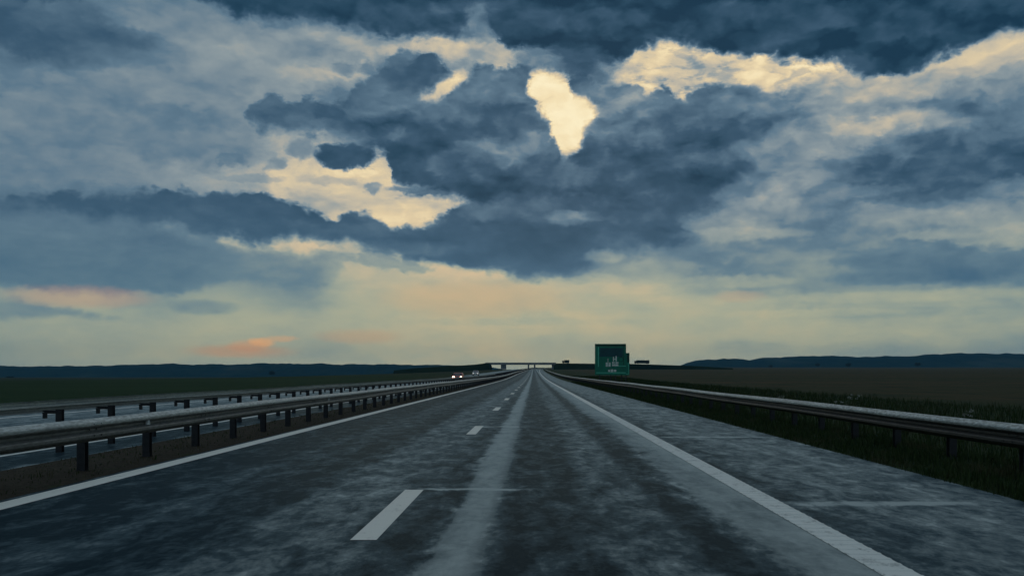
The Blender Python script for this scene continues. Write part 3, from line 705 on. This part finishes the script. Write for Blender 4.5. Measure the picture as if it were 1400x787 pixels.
# ------------------------------------------------------------------ green direction sign
M_sign = simple('sign_green', (.006, .22, .13), .45, 0, .2, .8); M_signd = simple('sign_dark_green', (.002, .07, .04), .5, 0, .2, .8)
M_signb = simple('sign_blue_panel', (.006, .075, .085), .5, 0, .2, .8)
M_line = simple('sign_border', (.15, .75, .5), .5, 0, .15, 2); M_white = simple('sign_lettering', (.85, .9, .75), .5, 0, .25, 3)
YS = 140.
def sign():
    ox, oy = (835-VX)*YS/F, YS
    def Q(x, y, dy=0.): return ((x - VX)*(YS+dy)/F - ox, CH + (VY - y)*(YS+dy)/F)
    gz = terr(ox, YS)
    root = empty('road_sign', (ox, oy, 0)); tag(root, 'tall green motorway direction sign with pale marks, standing in the right verge', 'road sign', 'green motorway signs')
    def panel(x0, x1, y0, y1, d, t, m, name, par):
        a, zt = Q(x0, y0); b, zb = Q(x1, y1); return MB().box(a, b, d, d+t, zb, zt).build(name, m, par)
    pn = panel(813.4, 856, 469.8, 512.3, 0, .08, M_sign, 'panel', root)
    panel(814, 855.4, 470.4, 473.4, -.004, .003, M_signd, 'dark_header', pn)
    panel(819.6, 851.5, 475.4, 487.5, -.004, .003, M_signb, 'blue_field', pn)
    panel(817.6, 818.5, 474, 501, -.006, .004, M_line, 'border', pn); panel(815, 855.5, 508.8, 509.7, -.006, .004, M_line, 'border', pn)
    panel(841, 855.5, 499.6, 500.4, -.006, .004, M_line, 'border', pn); panel(852.2, 853, 474, 499, -.006, .004, M_signd, 'border', pn)
    mk = MB(); mk2 = MB()
    def mkbox(x0, x1, y0, y1):
        a, zt = Q(x0, y0); b, zb = Q(x1, y1); (mk if y0 < 502 else mk2).box(a, b, -.009, -.005, zb, zt)
    for r in ((838,839.5,487.5,493.6),(841.6,843.2,486.5,493.6),(839.5,841.6,490,491.2),(830.8,831.6,490,495),(828.2,831,495.2,500.8),(831.9,834.8,495.2,500.8),(836.8,840.4,494.4,496.6),(836.8,845.4,497.4,500.2),(841.5,845.4,494.6,496.6),
              (831.5,834,505,508),(834.8,838.4,504.6,508.4),(839.2,842.5,505,508)): mkbox(*r)
    mk.build('lettering', M_white, pn); mk2.build('lettering', M_white, pn)
    ring = MB(); cx, cz = Q(849, 491); r1, r2, n = .42, .30, 20
    for i in range(n):
        a = 2*math.pi*i/n
        for rr in (r1, r2): ring.v.append((cx+math.cos(a)*rr, -.006, cz+math.sin(a)*rr))
    for i in range(n): j = (i+1) % n; ring.f.append((2*i, 2*j, 2*j+1, 2*i+1))
    ring.build('ring_mark', M_signd, pn)
    for x in (820, 835, 850):
        a, zt = Q(x, 472); _, zb = Q(x, 512)
        MB().box(a-.09, a+.09, .085, .26, gz-.2, zt).build('post', M_post, root)
    # the second sign whose edge shows behind the first
    r2_ = empty('road_sign', ((850-VX)*(YS+9)/F, YS+9, 0)); tag(r2_, 'lower green sign whose right edge shows behind the tall green sign', 'road sign', 'green motorway signs')
    Y2 = YS+9
    def Q2(x, y): return ((x - 850)*Y2/F, CH + (VY - y)*Y2/F)
    a, zt = Q2(836, 482.2); b, zb = Q2(860.6, 512.6); p2 = MB().box(a, b, 0, .08, zb, zt).build('panel', M_sign, r2_)
    for (x0, x1, y0, y1, m_) in ((858.9, 859.6, 496, 511.6, M_line), (840, 860, 510.6, 511.4, M_line), (857, 860.4, 483, 495, M_signd)):
        a, zt = Q2(x0, y0); b, zb = Q2(x1, y1); MB().box(a, b, -.008, -.003, zb, zt).build('border', m_, p2)
    for x in (842, 856):
        a, zt = Q2(x, 484); MB().box(a-.08, a+.08, .085, .24, terr(12, Y2)-.2, zt).build('post', M_post, r2_)
sign()

# ------------------------------------------------------------------ oncoming cars
M_red = simple('dark_red_paint', (.28, .03, .02), .35, .2); M_pale = simple('pale_grey_paint', (.42, .44, .43), .35, .2)
M_lamp = emis('headlamp_glow', (1., .55, .38), 12.); M_lampd = emis('headlamp_dim', (1., .95, .9), .5)
def car(X, Y, m, lamp, label, lampr=.17):
    root = empty('car', (X, Y, zroad(Y) - .184)); tag(root, label, 'car', 'oncoming cars on the opposite carriageway')
    side = [(-2.1,.35),(-2.12,.6),(-2.0,.78),(-1.1,.94),(-.35,1.38),(.15,1.47),(1.1,1.44),(1.8,1.05),(2.1,.98),(2.15,.5),(2.05,.32),(1.75,.3),(1.6,.55),(1.3,.66),(1.0,.55),(.88,.28),(-.9,.28),(-1.0,.55),(-1.3,.66),(-1.6,.55),(-1.75,.3)]
    b = MB(); rows_ = [(-.88, .04, .93), (-.80, 0, 1.), (.80, 0, 1.), (.88, .04, .93)]; n = len(side)
    for (x, dz, kk) in rows_:
        for (yy, zz) in side: b.v.append(((x*(1 - .16*max(0, zz-.95)/.5)), yy*(.985 if kk < 1 else 1), zz*(kk if zz > .9 else 1)))
    for j in range(3):
        for i in range(n): b.f.append((j*n+i, j*n+(i+1) % n, (j+1)*n+(i+1) % n, (j+1)*n+i))
    b.f += [tuple(range(n)), tuple(3*n+i for i in reversed(range(n)))]
    body = b.build('body', m, root)
    w = MB(); w.v = [(-.66,-1.06,.965),(.66,-1.06,.965),(.56,-.42,1.37),(-.56,-.42,1.37)]; w.f = [(0,1,2,3)]; w.build('windscreen', M_glass, body)
    for s in (-1, 1):
        MB().cyl(s*.62, -2.085, .66, lampr, .07, 'y', 14).build('headlight', lamp, root)
        MB().box(s*.98-.07, s*.98+.07, -.95, -.8, .93, 1.05, .01, .01).build('wing_mirror', m, root)
        for yy in (-1.3, 1.3):
            t = MB().cyl(s*.79, yy, .32, .32, .2, 'x', 18).build('wheel', M_tyre, root); MB().cyl(s*.87, yy, .32, .2, .05, 'x', 12).build('rim', M_rim, t)
    MB().box(-.5, .5, -2.135, -2.1, .4, .56).build('grille', M_post, root)
    MB().box(-.26, .26, -2.15, -2.137, .42, .53).build('number_plate', M_white, root)
car(-103*150/F, 150, M_red, M_lamp, 'dark red oncoming car with two bright headlights', .21)
car(-79*262/F, 262, M_pale, M_lampd, 'pale distant oncoming car behind the one with bright headlights')

# ------------------------------------------------------------------ air
def haze():
    m = bpy.data.materials.new('haze_air'); m.use_nodes = True; q = NT(m.node_tree)
    v = q.n('ShaderNodeVolumePrincipled'); v.inputs['Color'].default_value = (.16, .54, .86, 1); v.inputs['Density'].default_value = HAZE
    v.inputs['Anisotropy'].default_value = 0.
    o = q.n('ShaderNodeOutputMaterial'); q.put(o.inputs['Volume'], v.outputs[0])
    h = MB().box(-8300, 8300, -60, 7000, -60, 190).build('haze', m); tag(h, 'thin bluish evening haze over the plain', 'haze', kind='stuff')
HAZE = 5.5e-5
haze()
